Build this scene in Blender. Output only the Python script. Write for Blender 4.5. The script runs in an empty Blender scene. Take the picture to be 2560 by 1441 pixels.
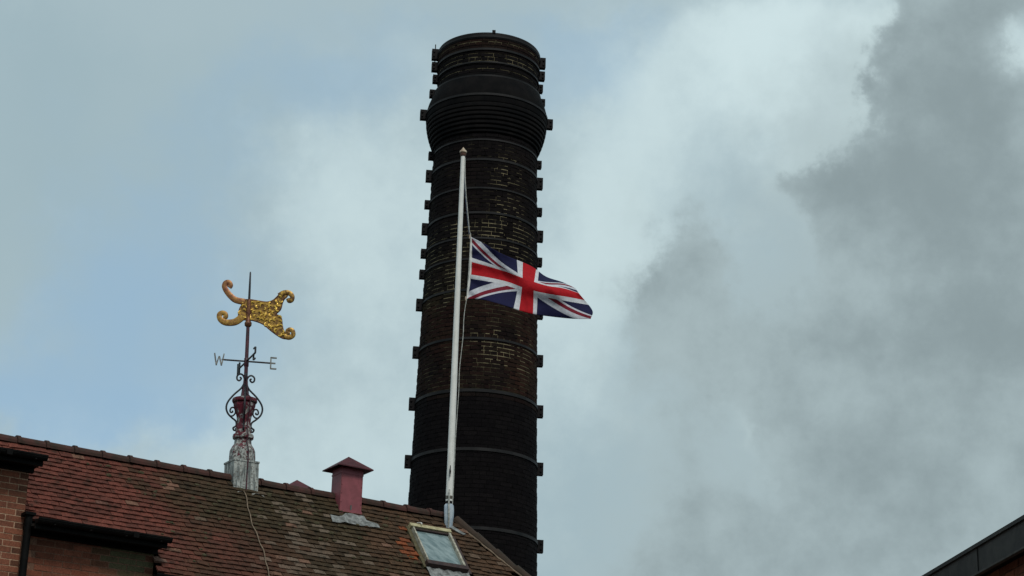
import bpy, bmesh, math, random
from mathutils import Vector, Matrix, Euler, noise as mnoise
from math import sin, cos, tan, pi, radians, sqrt, exp, atan2, asin

random.seed(7)
sc = bpy.context.scene
col = sc.collection

# ------------------------------------------------------------------ camera
CAM = Vector((0, 0, 1.6))
PITCH, ROLL = radians(20), radians(1.75)
F = Vector((0, cos(PITCH), sin(PITCH)))
R0 = Vector((1, 0, 0)); U0 = Vector((0, -sin(PITCH), cos(PITCH)))
RV = cos(ROLL) * R0 + sin(ROLL) * U0
UV_ = -sin(ROLL) * R0 + cos(ROLL) * U0
cd = bpy.data.cameras.new('camera'); cam = bpy.data.objects.new('camera', cd); col.objects.link(cam)
cd.sensor_width = 36; cd.lens = 5000 * 36 / 2560; cd.clip_end = 5000; cd.clip_start = .1
m = Matrix((RV, UV_, -F)).transposed().to_4x4(); m.translation = CAM
cam.matrix_world = m
sc.camera = cam

# ------------------------------------------------------------------ node maths helper
class N:
    """a socket with operators: builds math nodes"""
    def __init__(s, nt, sock): s.nt, s.s = nt, sock
    def op(s, o, *b, clamp=False):
        n = s.nt.nodes.new('ShaderNodeMath'); n.operation = o; n.use_clamp = clamp
        for i, v in enumerate((s,) + b):
            if isinstance(v, N): s.nt.links.new(v.s, n.inputs[i])
            else: n.inputs[i].default_value = v
        return N(s.nt, n.outputs[0])
    def __add__(s, b): return s.op('ADD', b)
    __radd__ = __add__
    def __sub__(s, b): return s.op('SUBTRACT', b)
    def __rsub__(s, b): return (s * -1.0) + b
    def __mul__(s, b): return s.op('MULTIPLY', b)
    __rmul__ = __mul__
    def __truediv__(s, b): return s.op('DIVIDE', b)
    def abs(s): return s.op('ABSOLUTE')
    def min(s, b): return s.op('MINIMUM', b)
    def max(s, b): return s.op('MAXIMUM', b)
    def lt(s, b): return s.op('LESS_THAN', b)
    def gt(s, b): return s.op('GREATER_THAN', b)
    def exp(s): return s.op('EXPONENT')
    def sat(s): return s.op('ADD', 0.0, clamp=True)
    def ss(s, a, b):
        n = s.nt.nodes.new('ShaderNodeMapRange'); n.interpolation_type = 'SMOOTHSTEP'
        s.nt.links.new(s.s, n.inputs[0]); n.inputs[1].default_value = a; n.inputs[2].default_value = b
        return N(s.nt, n.outputs[0])

def nmix(nt, f, a, b, mode='MIX'):
    n = nt.nodes.new('ShaderNodeMix'); n.data_type = 'RGBA'; n.blend_type = mode
    for k, v in ((0, f), (6, a), (7, b)):
        if isinstance(v, N): nt.links.new(v.s, n.inputs[k])
        elif k == 0: n.inputs[k].default_value = v
        else: n.inputs[k].default_value = (*v, 1)
    return N(nt, n.outputs[2])

def nnoise(nt, vec, scale, detail=4, rough=.5, dist=0, out=0):
    n = nt.nodes.new('ShaderNodeTexNoise')
    if vec is not None: nt.links.new(vec.s if isinstance(vec, N) else vec, n.inputs['Vector'])
    n.inputs['Scale'].default_value = scale; n.inputs['Detail'].default_value = detail
    n.inputs['Roughness'].default_value = rough; n.inputs['Distortion'].default_value = dist
    return N(nt, n.outputs[out])

def vmath(nt, op, a, b=None):
    n = nt.nodes.new('ShaderNodeVectorMath'); n.operation = op
    for i, v in enumerate((a, b)):
        if v is None: continue
        if isinstance(v, N): nt.links.new(v.s, n.inputs[i])
        else: n.inputs[i].default_value = v
    return N(nt, n.outputs['Value' if op in ('DOT_PRODUCT', 'LENGTH') else 'Vector'])

def vscale(nt, a, f):
    n = nt.nodes.new('ShaderNodeVectorMath'); n.operation = 'SCALE'; nt.links.new(a.s, n.inputs[0]); n.inputs['Scale'].default_value = f
    return N(nt, n.outputs['Vector'])

# ------------------------------------------------------------------ world: broken cloud over pale blue
SUN_EL, SUN_AZ = 48, 162          # compass-like: azimuth from +Y towards +X
world = bpy.data.worlds.new('World'); sc.world = world; world.use_nodes = True
nt = world.node_tree
bg = nt.nodes['Background']; bg.inputs['Strength'].default_value = 0.1
sky = nt.nodes.new('ShaderNodeTexSky'); sky.sky_type = 'NISHITA'; sky.sun_disc = False
sky.sun_elevation = radians(SUN_EL); sky.sun_rotation = radians(SUN_AZ)
sky.air_density = 1.0; sky.dust_density = 1.5; sky.ozone_density = 1.0
tc = nt.nodes.new('ShaderNodeTexCoord'); D = N(nt, tc.outputs['Generated'])
w1 = vscale(nt, vmath(nt, 'SUBTRACT', nnoise(nt, D, 9, 7, .58, out=1), (.5, .5, .5)), .085)
w2 = vscale(nt, vmath(nt, 'SUBTRACT', nnoise(nt, D, 34, 6, .62, out=1), (.5, .5, .5)), .030)
w3 = vscale(nt, vmath(nt, 'SUBTRACT', nnoise(nt, D, 110, 4, .6, out=1), (.5, .5, .5)), .010)
DW = vmath(nt, 'ADD', vmath(nt, 'ADD', vmath(nt, 'ADD', D, w1), w2), w3)
DS = vmath(nt, 'ADD', vmath(nt, 'ADD', D, vscale(nt, w1, 1.5)), w2)
def plane(d):
    f = vmath(nt, 'DOT_PRODUCT', d, tuple(F)).max(.15)
    return vmath(nt, 'DOT_PRODUCT', d, tuple(RV)) / f, vmath(nt, 'DOT_PRODUCT', d, tuple(UV_)) / f
XW, YW = plane(DW); XS, YS = plane(DS)
def blob(u, v, ru, rv, a=1.0, ang=0, soft=False):
    """one cloud mass: a round bump of the cloud field about a fixed direction in the sky"""
    X, Y = (XS, YS) if soft else (XW, YW)
    cx, cy = (u - 1280) / 5000, (720.5 - v) / 5000
    dx, dy = X - cx, Y - cy
    ca, sa = cos(radians(ang)), sin(radians(ang))
    p = (dx * ca + dy * sa) * (5000 / ru); q = (dy * ca - dx * sa) * (5000 / rv)
    return ((p * p + q * q) * -1.0).exp() * a
def blobs(lst, soft=False):
    t = None
    for b in lst:
        g = blob(*b, soft=soft); t = g if t is None else t + g
    return t
# grey cloud masses: large bumps give the layout, fractal noise breaks them into billows
dark = blobs([(2480, 250, 250, 430, .95), (2420, 800, 330, 420, .9), (2170, 640, 170, 200, .6), (2000, 500, 90, 70, .55),
              (1725, 750, 140, 150, .95), (1715, 590, 95, 120, .40), (1850, 930, 170, 170, .35), (2080, 1000, 330, 240, .5), (2250, 1350, 520, 260, .65),
              (1780, 1400, 200, 160, .4), (2800, 700, 350, 1200, .9), (2320, 60, 80, 240, .65), (2220, 280, 50, 110, .4)])
hole = blobs([(2600, 130, 110, 170, 1.0), (1930, 250, 330, 230, .5), (1960, 640, 110, 110, .30), (1850, 1080, 60, 110, .35), (2400, 1180, 90, 60, .25)])
cov = nnoise(nt, D, 4.2, 6, .55)
out = (vmath(nt, 'DOT_PRODUCT', D, tuple(F)) * -1.0).ss(-.90, -.80)     # away from the part of the sky in view plain fractal cloud takes over
field = dark - hole + out * (cov - .42) * 3.0
big = nnoise(nt, D, 15, 9, .60); mid = nnoise(nt, DS, 7.5, 5, .55); fine = nnoise(nt, D, 50, 7, .62)
body = field + (big - .5) * .95 + (fine - .5) * .2
edge = body.ss(.20, .60)
soft = body.ss(-.15, .85)
# thin, bright veils
bright = blobs([(2050, 250, 330, 300, 1.0), (1850, 120, 300, 200, .5), (2200, 130, 80, 150, .8), (1880, 1080, 60, 110, .6), (2330, 1050, 60, 60, .4), (1480, 800, 260, 420, .5), (930, 520, 380, 330, .5),
                (1560, 400, 200, 300, .3), (2620, 120, 110, 160, .9), (850, 1000, 380, 330, .36), (250, 1130, 500, 140, .45)], soft=True)
bmask = (bright + (big - .5) * 1.0 + (mid - .5) * .6 + (fine - .5) * .35 + out * (cov - .5) * 2.0).ss(.0, 1.05)
# blue gaps
blue = blobs([(760, 260, 330, 150, .75, 20), (350, 660, 340, 200, .95, 25), (160, 1020, 380, 150, 1.35), (1440, 160, 170, 160, .6), (1150, 40, 500, 60, .3),
              (480, 830, 300, 140, .4), (100, 330, 200, 200, .3)], soft=True)
gmask = (blue + (big - .5) * .8 + (mid - .5) * .5 + out * (.5 - cov) * 2.0).ss(.05, 1.25) * .8
teal = blobs([(60, 420, 300, 360, .9), (560, 430, 260, 130, .5), (1420, 1330, 350, 250, .5), (60, 130, 200, 120, .3), (350, 200, 300, 120, .35)], soft=True).sat()
c = nmix(nt, teal * .6, (3.85, 5.0, 5.45), (3.2, 4.42, 4.95))
c = nmix(nt, bmask, c, (6.15, 7.55, 7.8))
skyc = nmix(nt, .75, N(nt, sky.outputs[0]), (3.3, 5.25, 7.0))
c = nmix(nt, gmask, c, skyc)
veil = (blobs([(2050, 900, 480, 560, 1.0), (2450, 700, 400, 900, 1.0), (1850, 1350, 420, 300, .8)], soft=True) + (big - .5) * 1.2 + (mid - .5) * .8).ss(.2, 1.1)
c = nmix(nt, veil * .7, c, (3.8, 4.75, 4.98))
rim = body.ss(-.12, .26) * (1.0 - edge) * (bmask * .7 + .15)
c = nmix(nt, rim * .18, c, (6.6, 8.1, 8.1))
tone = (field.min(.9) * .3 + (mid - .5) * 1.6 + (big - .5) * 2.2 + (fine - .5) * .8).ss(-.55, .95)
dcol = nmix(nt, tone, (3.95, 4.92, 5.15), (2.55, 3.22, 3.4))
c = nmix(nt, (edge * .6 + soft * .38), c, dcol)
nt.links.new(c.s, bg.inputs['Color'])

# ------------------------------------------------------------------ sun behind thin cloud, exposure
sd = bpy.data.lights.new('sun', 'SUN'); so = bpy.data.objects.new('sun', sd); col.objects.link(so)
sd.energy = 1.5; sd.angle = radians(14); sd.color = (1, .95, .88)
sdir = Vector((sin(radians(SUN_AZ)) * cos(radians(SUN_EL)), cos(radians(SUN_AZ)) * cos(radians(SUN_EL)), sin(radians(SUN_EL))))
so.rotation_euler = sdir.to_track_quat('Z', 'Y').to_euler(); so.location = (0, -20, 30)
vs = sc.view_settings; vs.view_transform = 'Standard'; vs.look = 'None'; vs.exposure = 0; vs.gamma = 1; vs.use_curve_mapping = False

# ------------------------------------------------------------------ materials
def mat(name):
    m = bpy.data.materials.new(name); m.use_nodes = True
    nt = m.node_tree; b = nt.nodes['Principled BSDF']
    g = nt.nodes.new('ShaderNodeNewGeometry')
    return m, nt, b, N(nt, g.outputs['Position'])
def setc(nt, b, c, rough=.8, bump=None, bs=.3, bd=.01, metal=0, spec=.3):
    if isinstance(c, N): nt.links.new(c.s, b.inputs['Base Color'])
    else: b.inputs['Base Color'].default_value = (*c, 1)
    if isinstance(rough, N): nt.links.new(rough.s, b.inputs['Roughness'])
    else: b.inputs['Roughness'].default_value = rough
    b.inputs['Metallic'].default_value = metal
    b.inputs['Specular IOR Level'].default_value = spec
    if bump is not None:
        n = nt.nodes.new('ShaderNodeBump'); n.inputs['Strength'].default_value = bs; n.inputs['Distance'].default_value = bd
        nt.links.new(bump.s, n.inputs['Height']); nt.links.new(n.outputs[0], b.inputs['Normal'])
M = {}
def simple(name, c1, c2, scale=6, rough=.7, metal=0, spec=.3, lo=.35, hi=.65, bs=.25, bd=.006, detail=6):
    m, nt, b, P = mat(name)
    n = nnoise(nt, P, scale, detail, .6)
    setc(nt, b, nmix(nt, n.ss(lo, hi), c1, c2), rough, nnoise(nt, P, scale * 4, 5, .6), bs, bd, metal, spec)
    M[name] = m
def piece_mat(name, rough=.85, var=.35, grime=(.01, .01, .01), gam=.35, spec=.2, bd=.006, fs=60):
    """bricks and tiles: colour of each piece from its own tint, plus grain, blotches and grime"""
    m, nt, b, P = mat(name)
    a = nt.nodes.new('ShaderNodeAttribute'); a.attribute_name = 'tint'
    o = nt.nodes.new('ShaderNodeObjectInfo')
    t = vmath(nt, 'ADD', N(nt, a.outputs['Color']), N(nt, o.outputs['Color']))
    g1 = nnoise(nt, P, fs, 4, .65); g2 = nnoise(nt, P, 9, 5, .6)
    c = nmix(nt, 1.0, t, nmix(nt, g1.ss(.25, .75), (1 - var,) * 3, (1 + var,) * 3), 'MULTIPLY')
    c = nmix(nt, g2.ss(.48, .75) * gam, c, grime)
    setc(nt, b, c, rough, g1, .5, bd, 0, spec)
    M[name] = m
piece_mat('brick_sooty', .85, .45, (.004, .0038, .004), .6, .05)
piece_mat('brick_wall', .9, .3, (.03, .02, .014), .35)
piece_mat('roof_tile', .9, .5, (.017, .014, .009), .8)
piece_mat('mortar', .95, .35, (.008, .007, .006), .3, .05)
simple('iron_black', (.006, .0055, .006), (.011, .009, .010), 5, .6, 0, .12)
simple('hoop_iron', (.012, .012, .013), (.026, .024, .024), 3, .55, 0, .15)
simple('corbel_black', (.0045, .0045, .005), (.009, .008, .008), 4, .8, 0, .06)
simple('gutter_black', (.0035, .0033, .0033), (.008, .0075, .007), 7, .6, 0, .08)
simple('pole_white', (.80, .79, .73), (.70, .69, .62), 5, .45, 0, .4)
simple('pole_wrap', (.34, .42, .50), (.50, .57, .62), 14, .7)
simple('rope', (.56, .56, .52), (.30, .31, .28), 22, .9)
simple('rope_blue', (.10, .14, .32), (.5, .5, .5), 30, .9)
simple('wood_cream', (.50, .45, .27), (.34, .29, .16), 16, .6)
simple('moss_lead', (.075, .062, .03), (.12, .105, .06), 18, .8)
simple('wood_pale', (.48, .46, .38), (.26, .23, .17), 20, .6)
simple('wood_dark', (.03, .018, .018), (.06, .035, .03), 14, .6)
simple('paint_maroon', (.29, .085, .098), (.24, .07, .08), 3, .5, 0, .35)
simple('paint_maroon_dark', (.10, .022, .028), (.06, .014, .018), 5, .55)
simple('lead_pale', (.30, .31, .30), (.11, .115, .11), 14, .65)
simple('lead_wash', (.10, .085, .07), (.30, .30, .27), 12, .8)
simple('roof_under', (.015, .012, .010), (.03, .022, .018), 8, .9)
simple('fascia_grey', (.026, .0245, .023), (.046, .043, .038), 6, .6)
simple('cable', (.26, .19, .13), (.15, .11, .075), 18, .7)
simple('spindle_red', (.095, .020, .032), (.035, .018, .026), 9, .45, 0, .4)
simple('iron_scroll', (.012, .012, .016), (.022, .020, .024), 9, .45, 0, .4)
simple('letter_iron', (.12, .12, .115), (.34, .34, .31), 16, .5)
simple('asphalt', (.045, .045, .047), (.065, .063, .06), 3, .9)
simple('paving', (.16, .15, .14), (.22, .21, .19), 4, .9)
simple('concrete', (.25, .24, .22), (.32, .31, .29), 4, .9)
simple('concrete_dark', (.05, .048, .044), (.085, .08, .07), 9, .7)
simple('moss_green', (.045, .042, .02), (.08, .066, .036), 30, .95)
simple('ridge_clay', (.078, .030, .024), (.036, .024, .017), 7, .9, lo=.3, hi=.7)
simple('hip_clay', (.055, .034, .024), (.034, .026, .018), 7, .9, lo=.3, hi=.7)
simple('finial_dome', (.55, .45, .33), (.38, .28, .2), 12, .5)
simple('rust_collar', (.09, .04, .03), (.16, .09, .06), 14, .7)

def gold(name, c1, c2, rough):
    m, nt, b, P = mat(name)
    n = nnoise(nt, P, 22, 5, .6)
    setc(nt, b, nmix(nt, n.ss(.38, .62), c1, c2), rough, nnoise(nt, P, 40, 4, .6), .4, .006, .35, .5)
    M[name] = m
gold('gold_leaf', (.85, .56, .10), (.62, .36, .05), .35)
gold('gold_worn', (.13, .055, .012), (.50, .29, .05), .42)
gold('gold_brown', (.11, .035, .022), (.24, .10, .03), .45)

gold('gold_red', (.22, .075, .035), (.38, .18, .05), .42)
gold('gold_tarnish', (.26, .12, .03), (.48, .27, .05), .42)
def flaking():
    m, nt, b, P = mat('flaking_paint')
    sp = nt.nodes.new('ShaderNodeSeparateXYZ'); nt.links.new(P.s, sp.inputs[0]); z = N(nt, sp.outputs[2])
    n = nnoise(nt, P, 13, 7, .65); st = nnoise(nt, P, 30, 5, .6)
    f = (n + (z - 8.98) * .22).ss(.46, .52)
    pale = nmix(nt, st.ss(.35, .65), (.07, .06, .055), (.46, .47, .44))
    red = nmix(nt, st.ss(.3, .7), (.17, .020, .036), (.075, .012, .020))
    setc(nt, b, nmix(nt, f, pale, red), .6, n, .4, .01)
    M['flaking_paint'] = m
flaking()
def lead_box():
    m, nt, b, P = mat('lead_streaked')
    mp = nt.nodes.new('ShaderNodeMapping'); nt.links.new(P.s, mp.inputs[0]); mp.inputs['Scale'].default_value = (1, 1, .18)
    n = nnoise(nt, N(nt, mp.outputs[0]), 26, 5, .65); n2 = nnoise(nt, P, 40, 4, .6)
    c = nmix(nt, n.ss(.38, .66), (.15, .17, .165), (.52, .54, .50)); c = nmix(nt, n2.ss(.50, .66) * .75, c, (.085, .06, .05))
    setc(nt, b, c, .65, n, .3, .006); M['lead_streaked'] = m
lead_box()
def streaked(name, c1, c2, stain, zs=.15, scale=18, amt=.5, rough=.5):
    m, nt, b, P = mat(name)
    mp = nt.nodes.new('ShaderNodeMapping'); nt.links.new(P.s, mp.inputs[0]); mp.inputs['Scale'].default_value = (1, 1, zs)
    n = nnoise(nt, N(nt, mp.outputs[0]), scale, 6, .65); n2 = nnoise(nt, P, 9, 5, .6); n3 = nnoise(nt, P, 45, 4, .6)
    c = nmix(nt, n2.ss(.3, .7), c1, c2); c = nmix(nt, (n + (n3 - .5) * .4).ss(.52, .74) * amt, c, stain)
    setc(nt, b, c, rough, n3, .25, .004); M[name] = m
streaked('paint_maroon', (.30, .085, .10), (.23, .068, .078), (.10, .032, .034))
streaked('pole_white', (.86, .85, .80), (.78, .77, .72), (.34, .32, .26), .06, 40, .35, .4)
def brick_far():
    m, nt, b, P = mat('brick_plain')
    t = nt.nodes.new('ShaderNodeTexCoord'); mp = nt.nodes.new('ShaderNodeMapping'); nt.links.new(t.outputs['Object'], mp.inputs[0])
    mp.inputs['Rotation'].default_value = (radians(90), 0, 0)
    br = nt.nodes.new('ShaderNodeTexBrick'); nt.links.new(mp.outputs[0], br.inputs['Vector'])
    br.inputs['Scale'].default_value = 1; br.inputs['Brick Width'].default_value = .235; br.inputs['Row Height'].default_value = .075
    br.inputs['Mortar Size'].default_value = .006
    br.inputs['Color1'].default_value = (.13, .05, .03, 1); br.inputs['Color2'].default_value = (.09, .035, .022, 1); br.inputs['Mortar'].default_value = (.22, .15, .1, 1)
    setc(nt, b, N(nt, br.outputs[0]), .9, N(nt, br.outputs[1]) * -1.0, .5, .01); M['brick_plain'] = m
brick_far()
def glassy():
    m, nt, b, P = mat('dusty_glass')
    mp = nt.nodes.new('ShaderNodeMapping'); nt.links.new(P.s, mp.inputs[0]); mp.inputs['Rotation'].default_value = (.3, .5, .6); mp.inputs['Scale'].default_value = (2, 6, 2)
    n = nnoise(nt, N(nt, mp.outputs[0]), 2.5, 5, .6)
    setc(nt, b, nmix(nt, n.ss(.3, .7), (.11, .165, .17), (.27, .34, .34)), .12, None, spec=.6)
    M['dusty_glass'] = m
glassy()
def flagmat():
    m, nt, b, P = mat('flag_print')
    uvn = nt.nodes.new('ShaderNodeUVMap'); uvn.uv_map = 'UVMap'
    sp = nt.nodes.new('ShaderNodeSeparateXYZ'); nt.links.new(uvn.outputs[0], sp.inputs[0])
    x = (N(nt, sp.outputs[0]) - .5) * 60.0; y = (N(nt, sp.outputs[1]) - .5) * 30.0
    s5 = sqrt(5)
    d1 = (x - y * 2.0) * (1 / s5)         # signed distance to the rising diagonal
    d2 = (x + y * 2.0) * (1 / s5)         # to the falling diagonal
    white = (d1.abs().lt(3.0)).max(d2.abs().lt(3.0))
    # red saltire, counterchanged: hoist half on one side, fly half on the other
    right = x.gt(0.0)
    left = 1.0 - right
    d1r = d1.gt(0.0) * d1.lt(2.0) * left
    d1r2 = d1.lt(0.0) * d1.gt(-2.0) * right
    d2r = d2.lt(0.0) * d2.gt(-2.0) * left
    d2r2 = d2.gt(0.0) * d2.lt(2.0) * right
    reds = (d1r + d1r2 + d2r + d2r2).sat()
    wc = (x.abs().lt(5.0)).max(y.abs().lt(5.0)); rc = (x.abs().lt(3.0)).max(y.abs().lt(3.0))
    hd = N(nt, sp.outputs[0]).lt(.012)
    g = nnoise(nt, P, 25, 4, .6)
    c = nmix(nt, white, (.010, .011, .062), (.68, .69, .74))
    c = nmix(nt, reds, c, (.23, .012, .030)); c = nmix(nt, wc, c, (.76, .77, .80)); c = nmix(nt, rc, c, (.53, .006, .014))
    c = nmix(nt, hd, c, (.75, .75, .74))
    c = nmix(nt, 1.0, c, nmix(nt, g.ss(.3, .7), (.85,) * 3, (1.05,) * 3), 'MULTIPLY')
    setc(nt, b, c, .8, nnoise(nt, P, 14, 3, .5), .25, .02)
    tr = nt.nodes.new('ShaderNodeBsdfTranslucent'); nt.links.new(c.s, tr.inputs[0])
    mx = nt.nodes.new('ShaderNodeMixShader'); mx.inputs[0].default_value = .22
    nt.links.new(b.outputs[0], mx.inputs[1]); nt.links.new(tr.outputs[0], mx.inputs[2])
    nt.links.new(mx.outputs[0], nt.nodes['Material Output'].inputs[0])
    M['flag_print'] = m
flagmat()

# ------------------------------------------------------------------ mesh helpers
class MB:
    def __init__(s): s.v, s.f, s.t = [], [], []
    def face(s, idx, tint=None): s.f.append(idx); s.t.append(tint)
    def hexa(s, p, tint=None, back=True):
        """8 points: bottom ring 0-3, top ring 4-7"""
        i = len(s.v); s.v += [Vector(q) for q in p]
        fs = [(3, 2, 1, 0), (4, 5, 6, 7), (0, 1, 5, 4), (1, 2, 6, 5), (2, 3, 7, 6), (3, 0, 4, 7)]
        for f in fs: s.face([i + k for k in f], tint)
        return s
    def box(s, a, b, tint=None, mat=None):
        (x0, y0, z0), (x1, y1, z1) = a, b
        p = [Vector(q) for q in ((x0, y0, z0), (x1, y0, z0), (x1, y1, z0), (x0, y1, z0), (x0, y0, z1), (x1, y0, z1), (x1, y1, z1), (x0, y1, z1))]
        if mat is not None: p = [mat @ q for q in p]
        return s.hexa(p, tint)
    def lathe(s, prof, seg=64, axis=(0, 0), cap=True, ang0=0):
        i = len(s.v)
        for r, z in prof:
            for k in range(seg):
                a = ang0 + 2 * pi * k / seg
                s.v.append(Vector((axis[0] + r * cos(a), axis[1] + r * sin(a), z)))
        for j in range(len(prof) - 1):
            for k in range(seg):
                k2 = (k + 1) % seg
                s.face([i + j * seg + k, i + j * seg + k2, i + (j + 1) * seg + k2, i + (j + 1) * seg + k])
        if cap:
            s.face([i + k for k in range(seg)][::-1]); s.face([i + (len(prof) - 1) * seg + k for k in range(seg)])
        return s
    def tube(s, pts, rad, seg=8, cap=True):
        pts = [Vector(p) for p in pts]; n = len(pts); i = len(s.v)
        rads = rad if isinstance(rad, (list, tuple)) else [rad] * n
        ref = None
        for j, p in enumerate(pts):
            t = (pts[min(j + 1, n - 1)] - pts[max(j - 1, 0)]).normalized()
            if ref is None:
                ref = Vector((0, 1, 0)) if abs(t.y) < .9 else Vector((1, 0, 0))
            a = (ref - t * ref.dot(t)).normalized(); ref = a; b = t.cross(a)
            for k in range(seg):
                q = 2 * pi * k / seg
                s.v.append(p + (a * cos(q) + b * sin(q)) * rads[j])
        for j in range(n - 1):
            for k in range(seg):
                k2 = (k + 1) % seg
                s.face([i + j * seg + k, i + j * seg + k2, i + (j + 1) * seg + k2, i + (j + 1) * seg + k])
        if cap:
            s.face([i + k for k in range(seg)][::-1]); s.face([i + (n - 1) * seg + k for k in range(seg)])
        return s
    def build(s, name, material, parent=None, smooth=False, kind=None, fix=True):
        me = bpy.data.meshes.new(name); me.from_pydata([tuple(v) for v in s.v], [], s.f)
        if any(t is not None for t in s.t):
            at = me.attributes.new('tint', 'FLOAT_COLOR', 'CORNER'); k = 0
            for f, t in zip(s.f, s.t):
                for _ in f:
                    at.data[k].color = (*(t or (0, 0, 0)), 1); k += 1
        if fix:
            bm = bmesh.new(); bm.from_mesh(me); bmesh.ops.recalc_face_normals(bm, faces=bm.faces); bm.to_mesh(me); bm.free()
        if smooth:
            me.polygons.foreach_set('use_smooth', [True] * len(me.polygons))
            try: me.set_sharp_from_angle(angle=radians(40))
            except Exception: pass
        me.materials.append(M[material])
        o = bpy.data.objects.new(name, me); col.objects.link(o)
        if any(t is not None for t in s.t): o.color = (0, 0, 0, 1)
        if parent: o.parent = parent
        if kind: o['kind'] = kind
        return o
def empty(name, loc=(0, 0, 0), rot=(0, 0, 0)):
    o = bpy.data.objects.new(name, None); col.objects.link(o); o.location = loc; o.rotation_euler = rot
    o.empty_display_size = .2
    return o
def tag(o, label, cat, group=None):
    o['label'] = label; o['category'] = cat
    if group: o['group'] = group
    return o
def inst(name, me, parent, mw, tint):
    o = bpy.data.objects.new(name, me); col.objects.link(o); o.parent = parent; o.matrix_local = mw; o.color = (*tint, 1)
    return o
def spline(pts, sub=6):
    pts = [Vector(p) for p in pts]; P = [2 * pts[0] - pts[1]] + pts + [2 * pts[-1] - pts[-2]]; o = []
    for i in range(1, len(P) - 2):
        for k in range(sub):
            t = k / sub
            o.append(.5 * ((2 * P[i]) + (P[i + 1] - P[i - 1]) * t + (2 * P[i - 1] - 5 * P[i] + 4 * P[i + 1] - P[i + 2]) * t * t + (3 * P[i] - P[i - 1] - 3 * P[i + 1] + P[i + 2]) * t ** 3))
    o.append(pts[-1]); return o
def sm(a, b, x):
    t = max(0, min(1, (x - a) / (b - a))); return t * t * (3 - 2 * t)
def lerp3(a, b, t): return tuple(a[i] + (b[i] - a[i]) * t for i in range(3))
def fbm(x, y, z, s=1.0): return mnoise.fractal(Vector((x * s, y * s, z * s)), .6, 2.1, 5)
def frame_px(p):
    d = Vector(p) - CAM; z = d.dot(F)
    return 1280 + 5000 * d.dot(RV) / z, 720.5 - 5000 * d.dot(UV_) / z, z

# ------------------------------------------------------------------ ground
def struct(mb, name, m): o = mb.build(name, m); o['kind'] = 'structure'; return o
struct(MB().box((-3000, -3000, -.5), (3000, 3000, 0)), 'ground', 'asphalt')
struct(MB().box((-14, 20, .004), (3.2, 46, .12)), 'yard_paving', 'paving')

# ------------------------------------------------------------------ brick building with tiled roof
# local frame: x along the ridge, y to the back, z up; origin under the ridge
BO, BROT = Vector((-6.3992, 24.4260, 0)), radians(32.179)
PT = radians(50); ZR = 8.27; CP, SP, TP = cos(PT), sin(PT), tan(PT)
X0, X1 = -3.2, 6.76                      # ridge ends
building = tag(empty('brick_building', BO, (0, 0, BROT)), 'brown brick building with stepped bays under a mossy red clay tiled roof', 'building')
BM = Matrix.Translation(BO) @ Matrix.Rotation(BROT, 4, 'Z')
YW_, YG = -1.25, -1.55                   # wall plane, gutter front
bays = [(X0, .012, 7.625), (.012, 1.70, 6.86)]
# walls (plain core, brick pieces on the part in view)
wall = MB()
wall.box((X0, YW_, 0), (7.95, 3.2, 5.80)); wall.build('wall', 'brick_plain', building)
bay_core = []
for i, (xa, xb, zt) in enumerate(bays):
    bc = MB().box((xa + (.0 if i == 0 else .004), YW_ + .003, 5.804), (xb - .004, -.3 if i == 0 else -.9, zt - .004), (.46, .30, .20) if i == 0 else (.21, .115, .078))
    bay_core.append(bc.build('bay_wall', 'mortar', building))
brick_me = MB().box((-.1105, 0, -.032), (.1105, .1, .032)).build('brick', 'brick_wall').data
bpy.data.objects.remove(bpy.data.objects['brick'])
half_me = MB().box((-.052, 0, -.032), (.052, .1, .032)).build('brick', 'brick_wall').data
bpy.data.objects.remove(bpy.data.objects['brick'])
for i, (xa, xb, zt) in enumerate(bays):
    zz = zt - .04; row = 0
    zlow = 6.10 if i == 0 else 6.44
    while zz > (5.98 if i == 0 else 6.15):
        x = xb - .1105 - (.118 if row % 2 else 0)
        if row % 2:
            hx = xb - .052
            inst('brick', half_me, bay_core[i], Matrix.Translation((hx, YW_, zz)), (.12, .05, .03))
            x = hx - .052 - .0115 - .1105
        while x > max(xa, -1.1) + .1105 - .02:
            n1 = fbm(x * .9, zz * 1.4, i * 7 + 3); rr = random.random()
            if i == 0: c = lerp3((.27, .098, .056), (.17, .062, .038), rr)
            else: c = lerp3((.19, .062, .036), (.24, .085, .05), rr)
            c = lerp3(c, (.055, .03, .02), max(0, min(.7, n1)))
            if i == 1: c = lerp3(c, (.105, .105, .055), .9 * sm(.95, 1.35, x + .15 * n1) * sm(6.35, 6.62, zz))
            inst('brick', brick_me, bay_core[i], Matrix.Translation((x, YW_ + random.uniform(-.004, .003), zz)), c)
            x -= .2325
        zz -= .0755; row += 1
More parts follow.
